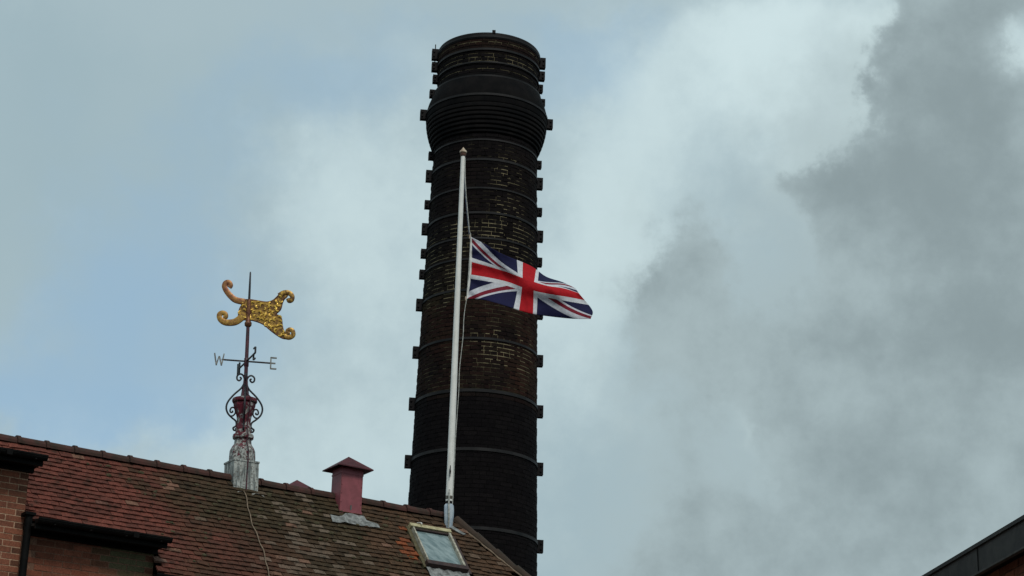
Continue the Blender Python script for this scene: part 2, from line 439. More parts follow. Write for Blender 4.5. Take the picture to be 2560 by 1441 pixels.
# flat tops of the bays and boxed eaves
def eave(xa, xb, z, left_end):
    g = empty('eave', (0, 0, 0)); g.parent = building
    t = MB().box((xa, YG + .055, z - .085), (xb, YW_ + .10, z - .065)); t.build('soffit', 'gutter_black', g)
    MB().box((xa, YG + .02, z - .115), (xb, YG + .05, z + .0)).build('fascia', 'gutter_black', g)
    # half-round gutter
    gb = MB(); seg = 8; pr = []
    for k in range(seg + 1):
        a = pi + pi * k / seg
        pr.append((YG - .035 + .05 * cos(a), z - .012 + .05 * sin(a)))
    i0 = 0
    for (y, zz) in pr: gb.v += [Vector((xa, y, zz)), Vector((xb + .02, y, zz))]
    for k in range(seg): gb.face([2 * k, 2 * k + 1, 2 * k + 3, 2 * k + 2])
    gb.face([2 * k for k in range(seg + 1)]); gb.face([2 * k + 1 for k in range(seg + 1)])
    gb.box((xa, YG - .09, z - .014), (xb + .02, YG - .083, z + .004))
    gb.build('gutter', 'gutter_black', g)
    x = xb - .14; q = 0
    while x > max(xa, -1.2):
        MB().box((x, YG - .094, z - .068), (x + .022, YG + .018, z - .056)).build('gutter_bracket', 'gutter_black', g)
        if q % 3 == 1: MB().box((x + .1, YG - .096, z - .066), (x + .17, YG - .0865, z + .006)).build('gutter_joint', 'gutter_black', g)
        x -= .45; q += 1
    MB().box((xa, YW_ - .045, z - .150), (xb - .02, YW_ + .02, z - .0855)).build('cornice_mould', 'gutter_black', g)
eave(X0, .075, 7.705, False)
eave(.062, 1.745, 6.955, True)
eave(1.60, 7.9, 6.50, True)
for (xa, xb, z, yb) in ((X0, .06, 7.70, -.42), (.06, 1.735, 6.935, -1.06)):
    MB().hexa([(xa, YG + .06, z - .06), (xb, YG + .06, z - .06), (xb, yb, z + .0), (xa, yb, z + .0), (xa, YG + .06, z - .03), (xb, YG + .06, z - .03), (xb, yb, z + .03), (xa, yb, z + .03)]).build('bay_roof', 'roof_under', building)
# downpipe with hopper at the step between the bays
dp = MB(); dp.tube([(.035, YW_ - .10, 7.06), (.035, YW_ - .10, .05)], .047, 12).build('downpipe', 'gutter_black', building, True)
MB().box((-.03, YW_ - .165, 7.02), (.10, YW_ - .0, 7.055)).build('pipe_collar', 'gutter_black', building)

# roof planes under the tiles
zE = ZR + YG * TP
def RP(x, t, h=0): return Vector((x, -t * CP - h * SP, ZR - t * SP + h * CP))   # point on the front slope
rb = MB(); TE = -YG / CP
h = -.05
rf = rb
a, b_, c_, d_ = RP(X0, 0, h), RP(X1, 0, h), RP(X1 + 1.55, TE, h), RP(1.72, TE, h)
rf.v += [RP(X0, 0, h), RP(X1, 0, h), RP(X1 + 1.55, TE, h), RP(1.72, TE, h), RP(1.72, 1.60, h), RP(0.03, 1.60, h), RP(.03, .66, h), RP(X0, .66, h)]
rf.face([0, 1, 2, 3, 4, 5, 6, 7])
roof = rf.build('roof', 'roof_under', building, fix=False)
yb = 3.45; zb = ZR - .05 - yb * TP
bk = MB(); bk.v += [Vector((X0, 0, ZR - .07)), Vector((X1, 0, ZR - .07)), Vector((X1 + 3.45, yb, zb)), Vector((X0, yb, zb))]; bk.face([3, 2, 1, 0])
bk.build('rear_slope', 'roof_under', building, fix=False)
hp = MB(); hp.v += [Vector((X1, 0, ZR - .08)), RP(X1 + 1.55, TE, -.06), Vector((X1 + 3.4, -1.5, zb)), Vector((X1 + 3.45, yb, zb))]; hp.face([0, 1, 2, 3])
hp.build('hip_slope', 'roof_under', building, fix=False)
gv = MB(); gv.v += [Vector((X0, YW_, 6.4)), Vector((X0, 0, ZR - .08)), Vector((X0, 3.2, 6.4))]; gv.face([0, 1, 2]); gv.build('gable_wall', 'brick_plain', building, fix=False)

# tiles
GA, TW = .090, .168
def tile_mesh():
    """a cambered plain tile: tail at +y(down slope), lies x across, z off the roof"""
    mb = MB(); nx = 2
    xs = [-.0825, 0, .0825]
    for y, zt, th in ((-.02, .010, .013), (.104, .034, .030)):
        for i, x in enumerate(xs):
            cz = .004 if i == 1 else 0
            mb.v.append(Vector((x, y, zt + cz)))
        for i, x in enumerate(xs):
            cz = .004 if i == 1 else 0
            mb.v.append(Vector((x, y, zt - th + cz)))
    # idx: head top 0-2, head bottom 3-5, tail top 6-8, tail bottom 9-11
    for i in range(2):
        mb.face([i, i + 1, i + 7, i + 6]); mb.face([i + 9, i + 10, i + 4, i + 3]); mb.face([i + 6, i + 7, i + 10, i + 9])
    mb.face([0, 6, 9, 3]); mb.face([2, 5, 11, 8])
    return mb
tm = tile_mesh()
tile_me = tm.build('tile', 'roof_tile').data
bpy.data.objects.remove(bpy.data.objects['tile'])
B3 = Matrix(((1, 0, 0), (0, -CP, -SP), (0, -SP, CP))).transposed()   # columns: across, down slope, out
SLOPE = B3.to_4x4()
SK = (5.80, 6.42, .47, 1.31)             # skylight: x range, slope range
def tile_tint(x, t, rnd):
    n1 = fbm(x * .55, t * .75, 11.3); n2 = fbm(x * 1.7, t * 2.1, 4.7); n3 = fbm(x * 3.5, t * 4, 9.1)
    red = lerp3((.140, .046, .036), (.085, .031, .025), rnd)
    brown = lerp3((.060, .038, .024), (.036, .026, .016), rnd)
    c = lerp3(red, brown, sm(1.6, 3.0, x + .9 * n2 + .5 * n1))
    c = lerp3(c, lerp3((.105, .040, .03), (.07, .032, .024), rnd), .85 * exp(-((x - 2.75) / .75) ** 2 - ((t - 1.75) / .75) ** 2))
    c = lerp3(c, (.042, .033, .018), max(0, min(.75, n1 * 1.1 + .05)) * sm(.3, 1.6, x))        # moss
    if x > 5.0: c = lerp3(c, lerp3((.10, .055, .034), (.06, .036, .024), rnd), .5)
    # orange replacement tiles beside the skylight
    if x < 5.95 and random.random() < 1.2 * exp(-((x - 5.60) / .15) ** 2 - ((t - .86) / .28) ** 2): c = lerp3((.20, .062, .026), (.12, .045, .025), random.random())
    # lichen-pale faces low down in the middle
    k = exp(-((x - 4.1) / .55) ** 2 - ((t - 1.25) / .75) ** 2) * 1.0 + .03
    if random.random() < k * sm(-.15, .35, n3 + .2): c = lerp3(c, (.24, .20, .17), random.uniform(.08, .42))
    if random.random() < .02: c = lerp3(c, (.17, .10, .075), .8)
    return (c[0] * 1.12, c[1] * 1.03, c[2] * .92)
tiles = []
row = 0; t = .09
while t < TE - .02:
    x = X0 + (TW / 2 if row % 2 else 0)
    wob = .010 * mnoise.noise(Vector((0, 0, row * .7)))
    while x < X1 + 1.6:
        y = -t * CP
        lim = True
        if x > X1 - .06 + t * CP - .10: lim = False            # hip
        if x < .02 and t > .60: lim = False                    # bay one
        elif x < 1.68 and t > 1.56: lim = False
        if SK[0] - .075 < x < SK[1] + .08 and SK[2] - .06 < t < SK[3] + .10: lim = False
        if lim:
            sag = .016 * mnoise.noise(Vector((x * .8, t * 1.2, 3))) + .007 * mnoise.noise(Vector((x * 3, t * 3, 8)))
            tiles.append((x + random.uniform(-.003, .003), t + random.uniform(-.005, .005) + .014 * mnoise.noise(Vector((x * 1.1, row * .35, 1.5))), sag, random.uniform(-.035, .035), random.random()))
        x += TW
    t += GA; row += 1
def tile_mat(x, t, s, a, r): 
    if (r * 131) % 1 < .03: a, t, s = a * 6, t + .018, s + .008
    q = Matrix.Translation(RP(x, t, s)) @ SLOPE @ Matrix.Rotation(a * .7, 4, 'Z') @ Matrix.Rotation((r - .5) * .05, 4, 'X') @ Matrix.Rotation((r * 7 % 1 - .5) * .06, 4, 'Y')
    return q
sized = []
for q in tiles:
    px, py, dz = frame_px(BM @ RP(q[0], q[1]))
    sized.append(((dz if (-20 < px < 2580 and py < 1450) else 1e3 + dz), q))
sized.sort(key=lambda e: e[0])
rest = MB()
for k, (dz, q) in enumerate(sized):
    c = tile_tint(q[0], q[1], q[4]); mw = tile_mat(*q)
    if k < 300: inst('tile', tile_me, roof, mw, c)
    else:
        i = len(rest.v); rest.v += [mw @ v for v in tm.v]
        for f in tm.f: rest.face([i + j for j in f], c)
rest.build('tile_field', 'roof_tile', roof, kind='stuff', fix=False)

# moss cushions sitting on the tile edges
ms = MB(); mr = random.Random(12)
for k in range(420):
    x, t = mr.uniform(.4, 7.4), mr.uniform(.12, 2.2)
    if fbm(x * .55, t * .75, 11.3) < mr.uniform(-.25, .25) or x > X1 - .2 + t * CP or (x < 1.7 and t > 1.5) or (SK[0] - .1 < x < SK[1] + .1 and SK[2] - .05 < t < SK[3] + .12): continue
    t = .09 + round((t - .09) / GA) * GA + mr.uniform(.06, .10); rr = mr.uniform(.010, .030); i = len(ms.v); sx = mr.uniform(.9, 2.2)
    for j, (q, hh) in enumerate(((1, 0), (.7, .55))):
        for m_ in range(6): ms.v.append(RP(x + rr * sx * q * cos(m_ * pi / 3) * mr.uniform(.75, 1.2), t + rr * q * sin(m_ * pi / 3) * mr.uniform(.75, 1.2), .028 + hh * rr))
    ms.v.append(RP(x, t, .028 + rr * .75))
    for m_ in range(6):
        n_ = (m_ + 1) % 6; ms.face([i + m_, i + n_, i + 6 + n_, i + 6 + m_]); ms.face([i + 6 + m_, i + 6 + n_, i + 12])
ms.build('moss', 'moss_green', roof, True, kind='stuff')

# ridge tiles: half-round with a raised collar at the joint
def half_round(L=.372, r=.105, collar=True):
    mb = MB(); seg = 8
    prof = [(0, r + .016), (.045, r + .016), (.055, r), (L, r - .004)] if collar else [(0, r + .012), (L, r - .008)]
    for x, rr in prof:
        for k in range(seg + 1):
            a = radians(-8) + radians(196) * k / seg
            mb.v.append(Vector((x, rr * cos(a), rr * sin(a) * .86)))
    for j in range(len(prof) - 1):
        for k in range(seg): mb.face([j * (seg + 1) + k, j * (seg + 1) + k + 1, (j + 1) * (seg + 1) + k + 1, (j + 1) * (seg + 1) + k])
    mb.face(list(range(seg + 1))); e = (len(prof) - 1) * (seg + 1); mb.face([e + k for k in range(seg + 1)][::-1])
    return mb
rt = half_round().build('ridge_tile', 'ridge_clay', building); rme = rt.data; bpy.data.objects.remove(rt)
x = X0
while x < X1 - .30:
    if not (3.0 < x + .2 < 3.5 and False):
        o = inst('ridge_tile', rme, building, Matrix.Translation((x, 0, ZR - .035 + .01 * mnoise.noise(Vector((x, 2, 1))))) @ Matrix.Rotation(random.uniform(-.012, .012), 4, 'Y'), (0, 0, 0))
    x += .378
ht = half_round(.40, .095, False).build('hip_tile', 'hip_clay', building); hme = ht.data; bpy.data.objects.remove(ht)
ha = Vector((X1 - .05, 0, ZR - .05)); hb = RP(X1 + 1.55, TE, -.0); hd = (hb - ha).normalized(); hl = (hb - ha).length
up_ = Vector((0, 0, 1)); side = up_.cross(hd).normalized(); nup = hd.cross(side)
HM = Matrix((hd, side, nup)).transposed().to_4x4()
s = 0
while s < hl - .1:
    inst('hip_tile', hme, building, Matrix.Translation(ha + hd * s) @ HM @ Matrix.Rotation(random.uniform(-.03, .03), 4, 'Y') @ Matrix.Rotation(random.uniform(-.02, .02), 4, 'Z'), (0, 0, 0)); s += .385
# mortar fillet along the hip
mf = MB(); pts = []
for k in range(30):
    s = .28 + k * (hl - .6) / 30; p = ha + hd * s - side * .125 - nup * (.01 + .004 * sin(k * 1.7))
    p = p + Vector((.004 * sin(k * 2.3), 0, .005 * sin(k * 3.1))); pts.append(p)
mf.tube(pts, [.007 + .006 * abs(sin(k * .9)) for k in range(30)], 6).build('hip_mortar', 'cable', building)

# skylight
sl = empty('skylight'); sl.parent = building
def rbox(x0, x1, t0, t1, h0, h1):
    return MB().hexa([RP(x0, t0, h0), RP(x1, t0, h0), RP(x1, t1, h0), RP(x0, t1, h0), RP(x0, t0, h1), RP(x1, t0, h1), RP(x1, t1, h1), RP(x0, t1, h1)])
xa, xb, ta, tb = SK
rbox(xa - .03, xb + .01, ta - .02, ta + .045, .0, .105).build('top_rail', 'wood_cream', sl)
rbox(xa + .0, xa + .022, ta + .056, tb - .07, .0, .10).build('side_rail', 'wood_pale', sl)
rbox(xb - .045, xb - .012, ta + .056, tb - .07, .0, .10).build('side_rail', 'wood_pale', sl)
rbox(xa - .03, xb + .0, tb - .068, tb + .01, .0, .11).build('bottom_rail', 'wood_dark', sl)
rbox(xa + .03, xb - .047, ta + .058, tb - .071, .04, .055).build('pane', 'dusty_glass', sl)
rbox(xa + .03, xb - .047, ta + .058, ta + .085, .056, .085).build('glazing_bead', 'wood_dark', sl)
rbox(xa - .065, xa - .008, ta - .01, tb + .02, -.02, .045).build('side_flashing', 'moss_lead', sl)
rbox(xb - .009, xb + .075, ta + .06, tb + .02, -.02, .05).build('side_flashing', 'wood_dark', sl)
ap = MB(); nx = 14
for i in range(nx + 1):
    for j in range(3):
        x = xa - .03 + (xb - xa + .05) * i / nx
        ap.v.append(RP(x, tb + .012 + j * .09 + (.012 * sin(i * 2.1) if j == 2 else 0), .045 + .012 * sin(i * 1.9 + j) - .004 * j))
for i in range(nx):
    for j in range(2): ap.face([i * 3 + j, i * 3 + 3 + j, i * 3 + 4 + j, i * 3 + 1 + j])
ap.build('apron_flashing', 'lead_pale', sl, True)
MB().tube([RP(xa + .14, ta - .10, .06), RP(xa + .14, ta - .02, .13), RP(xa + .14, ta + .02, .14)], .008, 6).build('hook', 'pole_white', sl)
# loose slipped flashing by the mast
MB().hexa([RP(6.47, .30, .03), RP(6.56, .27, .03), RP(6.72, .43, .04), RP(6.66, .45, .04), RP(6.47, .30, .045), RP(6.56, .27, .045), RP(6.72, .43, .055), RP(6.66, .45, .055)]).build('flashing_strip', 'lead_pale', building)

# ------------------------------------------------------------------ maroon vent stack on the ridge
def vent(loc, hgt_front, w, d, label, scale=1.0, flash=True):
    v = tag(empty('vent_stack', BM @ Vector(loc), (0, 0, BROT)), label, 'vent', 'square metal roof vents')
    zb = -.5
    MB().box((-w / 2, -d / 2, zb), (w / 2, d / 2, hgt_front)).build('duct', 'paint_maroon', v)
    o = .105; e = hgt_front - .012; mb = MB(); a = hgt_front + .195
    W2, D2 = w / 2 + o, d / 2 + o
    mb.v += [Vector(p) for p in ((-W2, -D2, e), (W2, -D2, e), (W2, D2, e), (-W2, D2, e), (-W2, -D2, e + .014), (W2, -D2, e + .014), (W2, D2, e + .014), (-W2, D2, e + .014), (0, 0, a), (0, 0, a - .03))]
    for f in ((0, 1, 5, 4), (1, 2, 6, 5), (2, 3, 7, 6), (3, 0, 4, 7), (4, 5, 8), (5, 6, 8), (6, 7, 8), (7, 4, 8), (1, 0, 9), (2, 1, 9), (3, 2, 9), (0, 3, 9)): mb.face(list(f))
    cp = mb.build('cap', 'paint_maroon_dark', v)
    MB().box((-w / 2 - .006, -d / 2 - .006, hgt_front - .09), (w / 2 + .006, d / 2 + .006, hgt_front - .07)).build('collar', 'paint_maroon', v)
    return v
v1 = vent((4.90, -.105, ZR), .375, .335, .28, 'maroon square duct with pyramid cap standing clear on the ridge, lead flashing at its foot')
for xx in (-.155, .155): MB().box((xx - .008, -.1435, -.3), (xx + .008, -.1402, .28)).build('seam', 'paint_maroon', v1)
for zz in (-.12, .0, .12, .24):
    for xx in (-.155, .155): MB().tube([(xx, -.1436, zz), (xx, -.1475, zz)], .006, 6).build('rivet', 'paint_maroon_dark', v1)
skirt = MB().hexa([(-.176, -.152, -.32), (.176, -.152, -.32), (.172, -.143, -.32), (-.172, -.143, -.32), (-.174, -.150, -.215), (.174, -.150, -.215), (.172, -.1425, -.215), (-.172, -.1425, -.215)])
skirt.build('foot_flange', 'paint_maroon', v1)
MB().tube([(.0, -.146, -.215), (.0, -.150, -.15)], .011, 6).build('bolt', 'lead_pale', v1)
fl = MB()
def quadstrip(mb, top, bot, h):
    i = len(mb.v)
    for (a, b) in zip(top, bot): mb.v += [a, b]
    for k in range(len(top) - 1): mb.face([i + 2 * k, i + 2 * k + 2, i + 2 * k + 3, i + 2 * k + 1])
inv = v1.matrix_basis.inverted() @ BM
tx = [4.54, 4.66, 4.72, 4.80, 4.90, 5.0, 5.08, 5.10, 5.18, 5.27]
tt = [.50, .505, .49, .41, .41, .405, .415, .50, .51, .53]; tb_ = [.64, .635, .625, .63, .62, .625, .61, .62, .625, .62]
quadstrip(fl, [inv @ RP(x, t, .050 + .008 * sin(x * 40)) for x, t in zip(tx, tt)], [inv @ RP(x, t, .046 + .010 * sin(x * 55)) for x, t in zip(tx, tb_)], 0)
fl.build('lead_flashing', 'lead_pale', v1, True)
v2 = vent((4.67, 1.0, ZR - .07), .30, .335, .28, 'low maroon pyramid vent cap just peeping over the ridge between finial and tall duct')

# ------------------------------------------------------------------ weathervane finial
VB = Vector((-3.563, 26.211, ZR))
TILT = -.032
fin = tag(empty('ridge_finial', VB, (0, TILT, 0)), 'flaking lead and maroon finial with wrought iron scrolls carrying a weathervane', 'finial')
BZ = radians(32.18)
RZ = Matrix.Rotation(BZ, 4, 'Z')
def fz(y): return y - ZR
MB().box((-.185, -.155, -.45), (.18, .155, .225), mat=RZ).build('plinth', 'lead_streaked', fin)
MB().box((-.193, -.163, .222), (.188, .163, .246), mat=RZ).build('plinth_capping', 'lead_streaked', fin)
ft = MB()
for k in range(9):
    x = -.26 + k * .0625
    ft.v += [RZ @ Vector((x, -.163, -.185 - .012 * (k % 2))), RZ @ Vector((x, -.235 - .02 * sin(k * 1.7), -.235 - .03 * sin(k * 1.7)))]
for k in range(8): ft.face([2 * k, 2 * k + 2, 2 * k + 3, 2 * k + 1])
ft.build('plinth_flashing', 'lead_wash', fin, True)
def fl_lathe(name, prof, mname='flaking_paint', seg=8, smooth=False): return MB().lathe(prof, seg, ang0=BZ + pi / 8).build(name, mname, fin, smooth)
fl_lathe('lower_vase', [(.175, .247), (.178, .30), (.172, .40), (.150, .45), (.118, .50), (.112, .56)])
fl_lathe('ring_mould', [(.115, .561), (.140, .575), (.144, .60), (.138, .63), (.112, .645)], 'flaking_paint', 16, True)
fl_lathe('upper_vase', [(.108, .646), (.106, .72), (.092, .79), (.100, .88), (.128, .98), (.148, 1.035), (.150, 1.07)], 'flaking_paint', 8)
fl_lathe('rim', [(.128, 1.071), (.165, 1.085), (.172, 1.10), (.168, 1.135), (.125, 1.15)], 'flaking_paint', 16, True)
fl_lathe('spire', [(.062, 1.151), (.048, 1.26), (.034, 1.36), (.028, 1.44)], 'spindle_red', 8)
fl_lathe('spindle', [(.027, 1.441), (.026, 1.9), (.024, 2.215)], 'spindle_red', 12, True)
fl_lathe('spindle_collar', [(.026, 1.60), (.034, 1.61), (.034, 1.72), (.026, 1.73)], 'spindle_red', 12, True)
BR_top = [(0.011, 1.363), (0.021, 1.424), (0.045, 1.465), (0.081, 1.476), (0.117, 1.445), (0.115, 1.397), (0.085, 1.381), (0.06, 1.411), (0.079, 1.431)]
BR_main = [(0.012, 1.363), (0.053, 1.276), (0.147, 1.181), (0.222, 1.08), (0.245, 0.993), (0.222, 0.913), (0.167, 0.853), (0.11, 0.806), (0.098, 0.753), (0.115, 0.726), (0.14, 0.706), (0.125, 0.673), (0.099, 0.684), (0.107, 0.706)]
BR_in = [(0.19, 0.872), (0.148, 0.88), (0.118, 0.926), (0.133, 0.987), (0.172, 0.993), (0.192, 0.953), (0.181, 0.925), (0.157, 0.93), (0.160, 0.950)]
for k in range(4):
    a = radians(8) + k * pi / 2; ca, sa = cos(a), sin(a)
    br = MB()
    for ln, rr in ((BR_top, .0125), (BR_main, .013), (BR_in, .0115)):
        br.tube(spline([(r * ca, r * sa, z + (.018 if k in (2,) else 0)) for r, z in ln], 5), rr, 7)
    br.build('scroll_bracket', 'iron_scroll', fin, True)
# conductor tape down the front of the finial
fv = RZ @ Vector((0, -1, 0))
MB().tube([Vector((0, 0, z)) + fv * r for r, z in ((.03, 1.43), (.07, 1.2), (.185, 1.12), (.165, .95), (.12, .8), (.125, .7), (.155, .60), (.13, .52), (.19, .38), (.19, .25), (.178, .1), (.178, -.22))], .009, 6).build('conductor_tape', 'spindle_red', fin)

wv = tag(empty('weathervane', VB + Vector((sin(TILT) * 1.68, 0, cos(TILT) * 1.68)), (0, TILT, 0)), 'gilded pierced banner weathervane with four curled tails, compass arms below', 'weathervane')
def wz(p): return (p[0], p[1] - 1.68)
def vz(l): return [wz(p) for p in l]
BODY = vz([(-0.104, 2.569), (-0.001, 2.579), (0.127, 2.559), (0.243, 2.542), (0.323, 2.563), (0.379, 2.612), (0.429, 2.667), (0.481, 2.686), (0.529, 2.643), (0.479, 2.581), (0.458, 2.52), (0.438, 2.434), (0.379, 2.367), (0.424, 2.342), (0.458, 2.294), (0.473, 2.19), (0.501, 2.105), (0.538, 2.056), (0.562, 2.02), (0.505, 2.01), (0.423, 2.05), (0.317, 2.129), (0.21, 2.22), (0.069, 2.275), (-0.046, 2.285), (-0.127, 2.299), (-0.136, 2.373), (-0.122, 2.452), (-0.096, 2.507)])
UR = vz([(0.413, 2.637), (0.481, 2.68), (0.55, 2.677), (0.596, 2.631), (0.589, 2.575), (0.554, 2.563), (0.54, 2.594)])
LR = vz([(0.504, 2.044), (0.573, 2.026), (0.624, 2.056), (0.625, 2.111), (0.586, 2.141), (0.549, 2.123), (0.55, 2.083), (0.583, 2.078)])
UL = vz([(-0.057, 2.544), (-0.186, 2.575), (-0.257, 2.63), (-0.318, 2.704), (-0.351, 2.772), (-0.336, 2.825), (-0.295, 2.834), (-0.267, 2.797), (-0.286, 2.762)])
LL = vz([(-0.049, 2.361), (-0.16, 2.263), (-0.251, 2.241), (-0.332, 2.251), (-0.392, 2.299), (-0.401, 2.36), (-0.362, 2.385), (-0.315, 2.367), (-0.313, 2.324), (-0.347, 2.318)])
def plate(poly, th, name, mname, parent, hole=None):
    bm = bmesh.new(); P = [(p.x, p.y) for p in spline([(a, b, 0) for a, b in poly + poly[:1]], 3)][:-1]
    vs_ = [bm.verts.new((x, -th / 2, z)) for x, z in P]
    f = bm.faces.new(vs_); r = bmesh.ops.extrude_face_region(bm, geom=[f])
    bmesh.ops.translate(bm, verts=[e for e in r['geom'] if isinstance(e, bmesh.types.BMVert)], vec=(0, th, 0))
    bmesh.ops.triangulate(bm, faces=[f for f in bm.faces if len(f.verts) > 4]); bmesh.ops.recalc_face_normals(bm, faces=bm.faces)
    me = bpy.data.meshes.new(name); bm.to_mesh(me); bm.free(); me.materials.append(M[mname])
    o = bpy.data.objects.new(name, me); col.objects.link(o); o.parent = parent; return o, P
banner, BP = plate(BODY, .016, 'banner', 'gold_worn', wv)
def ribbon(pts, w0, w1, th, name, mname):
    c = spline([(a, 0, b) for a, b in pts], 5); n = len(c); mb = MB()
    for j, p in enumerate(c):
        t = (c[min(j + 1, n - 1)] - c[max(j - 1, 0)]).normalized(); s_ = Vector((t.z, 0, -t.x)); w = (w0 + (w1 - w0) * min(1, j / (n - 1) * 1.3)) / 2
        for yy, k in ((-th * .35, 1), (-th / 2, .6), (-th / 2, -.6), (-th * .35, -1), (th * .35, -1), (th / 2, -.6), (th / 2, .6), (th * .35, 1)):
            mb.v.append(p + s_ * w * k + Vector((0, yy, 0)))
    for j in range(n - 1):
        for k in range(8): mb.face([j * 8 + k, j * 8 + (k + 1) % 8, j * 8 + 8 + (k + 1) % 8, j * 8 + 8 + k])
    mb.face(list(range(8))[::-1]); mb.face([(n - 1) * 8 + k for k in range(8)])
    return mb.build(name, mname, wv, True)
ribbon(UL, .085, .066, .046, 'curled_tail', 'gold_red'); ribbon(LL, .10, .056, .046, 'curled_tail', 'gold_tarnish')
ribbon(UR, .072, .058, .044, 'curled_tail', 'gold_worn'); ribbon(LR, .065, .054, .044, 'curled_tail', 'gold_worn')
# raised edge and leaf scrolls on the banner
rim = MB(); rim.tube([(x, 0, z) for x, z in BP] + [(BP[0][0], 0, BP[0][1])], .0115, 6); rim.build('banner_edge', 'gold_brown', wv, True)
def inside(x, z):
    c_ = False
    for (x1, z1), (x2, z2) in zip(BP, BP[1:] + BP[:1]):
        if (z1 > z) != (z2 > z) and x < (x2 - x1) * (z - z1) / (z2 - z1) + x1: c_ = not c_
    return c_
rnd = random.Random(5); placed = []
tries = 0
while len(placed) < 64 and tries < 9000:
    tries += 1
    x, z = rnd.uniform(-.12, .56), rnd.uniform(.32, 1.02)
    if not all(inside(x + dx, z + dz) for dx, dz in ((.02, 0), (-.02, 0), (0, .02), (0, -.02))): continue
    if any((x - a) ** 2 + (z - b) ** 2 < .055 ** 2 for a, b in placed): continue
    placed.append((x, z)); a0 = rnd.uniform(0, 6.28); r0 = rnd.uniform(.022, .034); sgn = rnd.choice((-1, 1)); n = 9
    for yy in (-.012, .012):
        pts = [(x + (r0 * (1 - .05 * k)) * cos(a0 + sgn * k * .42), yy, z + (r0 * (1 - .05 * k)) * sin(a0 + sgn * k * .42)) for k in range(n)]
        MB().tube(pts, [.004 + .011 * sin(pi * (k + .5) / n) for k in range(n)], 5).build('leaf_scroll', 'gold_leaf', banner, True)
MB().lathe([(.030, .50), (.048, .52), (.050, .56), (.036, .58), (.034, .66), (.040, .70), (.034, .86), (.030, .90)], 12).build('sleeve', 'gold_brown', wv, True)
MB().lathe([(.046, .535), (.052, .545), (.046, .56)], 12).build('sleeve_ring', 'rust_collar', wv, True)
MB().lathe([(.017, .901), (.015, 1.1), (.011, 1.30), (.004, 1.315)], 8).build('top_rod', 'iron_scroll', wv, True)
# compass arms
CA, CN = radians(14), radians(23)
ew = Vector((cos(CA), sin(CA), 0)); ns = Vector((-sin(CN), cos(CN), 0))
MB().tube([ew * -.34, ew * .33], .0125, 8).build('compass_arm', 'iron_scroll', wv)
MB().tube([ns * -.33 + Vector((0, 0, .0)), ns * .33], .0125, 8).build('compass_arm', 'iron_scroll', wv)
MB().lathe([(.03, -.035), (.036, 0), (.03, .035)], 10).build('hub', 'spindle_red', wv, True)
def letter(strokes, centre, ax, lm='letter_iron'):
    mb = MB()
    for (x0, z0, x1, z1) in strokes:
        p, q = centre + ax * x0 + Vector((0, 0, z0)), centre + ax * x1 + Vector((0, 0, z1))
        d = (q - p).normalized(); s_ = ax.cross(Vector((0, 0, 1))).normalized(); w = s_.cross(d).normalized() * .0085; s_ = s_ * .011
        mb.hexa([p - w - s_, p + w - s_, p + w + s_, p - w + s_, q - w - s_, q + w - s_, q + w + s_, q - w + s_])
    return mb.build('letter', lm, wv)
letter([(-.065, .085, -.035, -.085), (-.035, -.085, -.003, .045), (.003, .045, .035, -.085), (.035, -.085, .065, .085)], ew * -.375 + Vector((0, 0, 0)), ew)
letter([(-.035, .085, -.035, -.085), (-.035, .079, .045, .079), (-.035, 0, .03, 0), (-.035, -.079, .045, -.079)], ew * .37, ew)
letter([(-.04, -.085, -.04, .085), (-.04, .085, .04, -.085), (.04, -.085, .04, .085)], ns * .38, ns, 'iron_scroll')
letter([(.04, .079, -.04, .079), (-.04, .079, -.04, 0), (-.04, 0, .04, 0), (.04, 0, .04, -.079), (.04, -.079, -.04, -.079)], ns * -.38, ns, 'iron_scroll')

# lightning conductor down the roof
cbl = MB(); pts = [RP(3.29 + .018 * sin(t * 5) - .05 * t * .6, t, .055 + .012 * sin(t * 17)) for t in [.30 + k * .06 for k in range(36)]]
cb = cbl.tube([BM @ p for p in pts], .0075, 6).build('lightning_cable', 'cable', None, True)
tag(cb, 'thin tan lightning cable running from the weathervane finial down the roof tiles', 'cable')

# ------------------------------------------------------------------ flagpole
FP = Vector((-.80, 27.7274, 8.046))
pole = tag(empty('flagpole', FP), 'tall white tapered flagpole rising from the roof in front of the chimney', 'flagpole')
MB().lathe([(.050, .395), (.048, 1.5), (.040, 3.6), (.031, 5.74)], 20).build('mast', 'pole_white', pole, True)
MB().lathe([(.042, -.12), (.042, .394)], 14).build('mast_foot', 'iron_black', pole, True)
sv = MB(); seg = 18; prof = [(.040, -.10), (.046, -.02), (.058, .06), (.066, .16), (.070, .26), (.066, .33), (.050, .352), (.044, .353)]
for r, z in prof:
    for k in range(seg):
        a = 2 * pi * k / seg; q = r * (1 + .10 * sin(3 * a + z * 9) + .06 * sin(7 * a))
        sv.v.append(Vector((q * cos(a), q * sin(a), z)))
for j in range(len(prof) - 1):
    for k in range(seg): sv.face([j * seg + k, j * seg + (k + 1) % seg, (j + 1) * seg + (k + 1) % seg, (j + 1) * seg + k])
sv.build('wrapping', 'pole_wrap', pole, True)
MB().lathe([(.036, 5.735), (.044, 5.745), (.044, 5.785), (.034, 5.79)], 14).build('collar', 'rust_collar', pole, True)
MB().lathe([(.050, 5.791), (.056, 5.80), (.052, 5.825), (.030, 5.845), (.014, 5.87), (.003, 5.888)], 14).build('truck', 'finial_dome', pole, True)
MB().tube([(.0, -.02, -.06), (.01, -.085, .10), (.0, -.09, .35), (0, -.075, .55)], .014, 6).build('lashing', 'rope', pole, True)
MB().box((-.012, -.085, .80), (.012, -.045, .83)).build('cleat_post', 'iron_black', pole)
MB().tube([(0, -.085, .73), (0, -.092, .815), (0, -.085, .90)], [.006, .012, .006], 6).build('cleat', 'iron_black', pole, True)
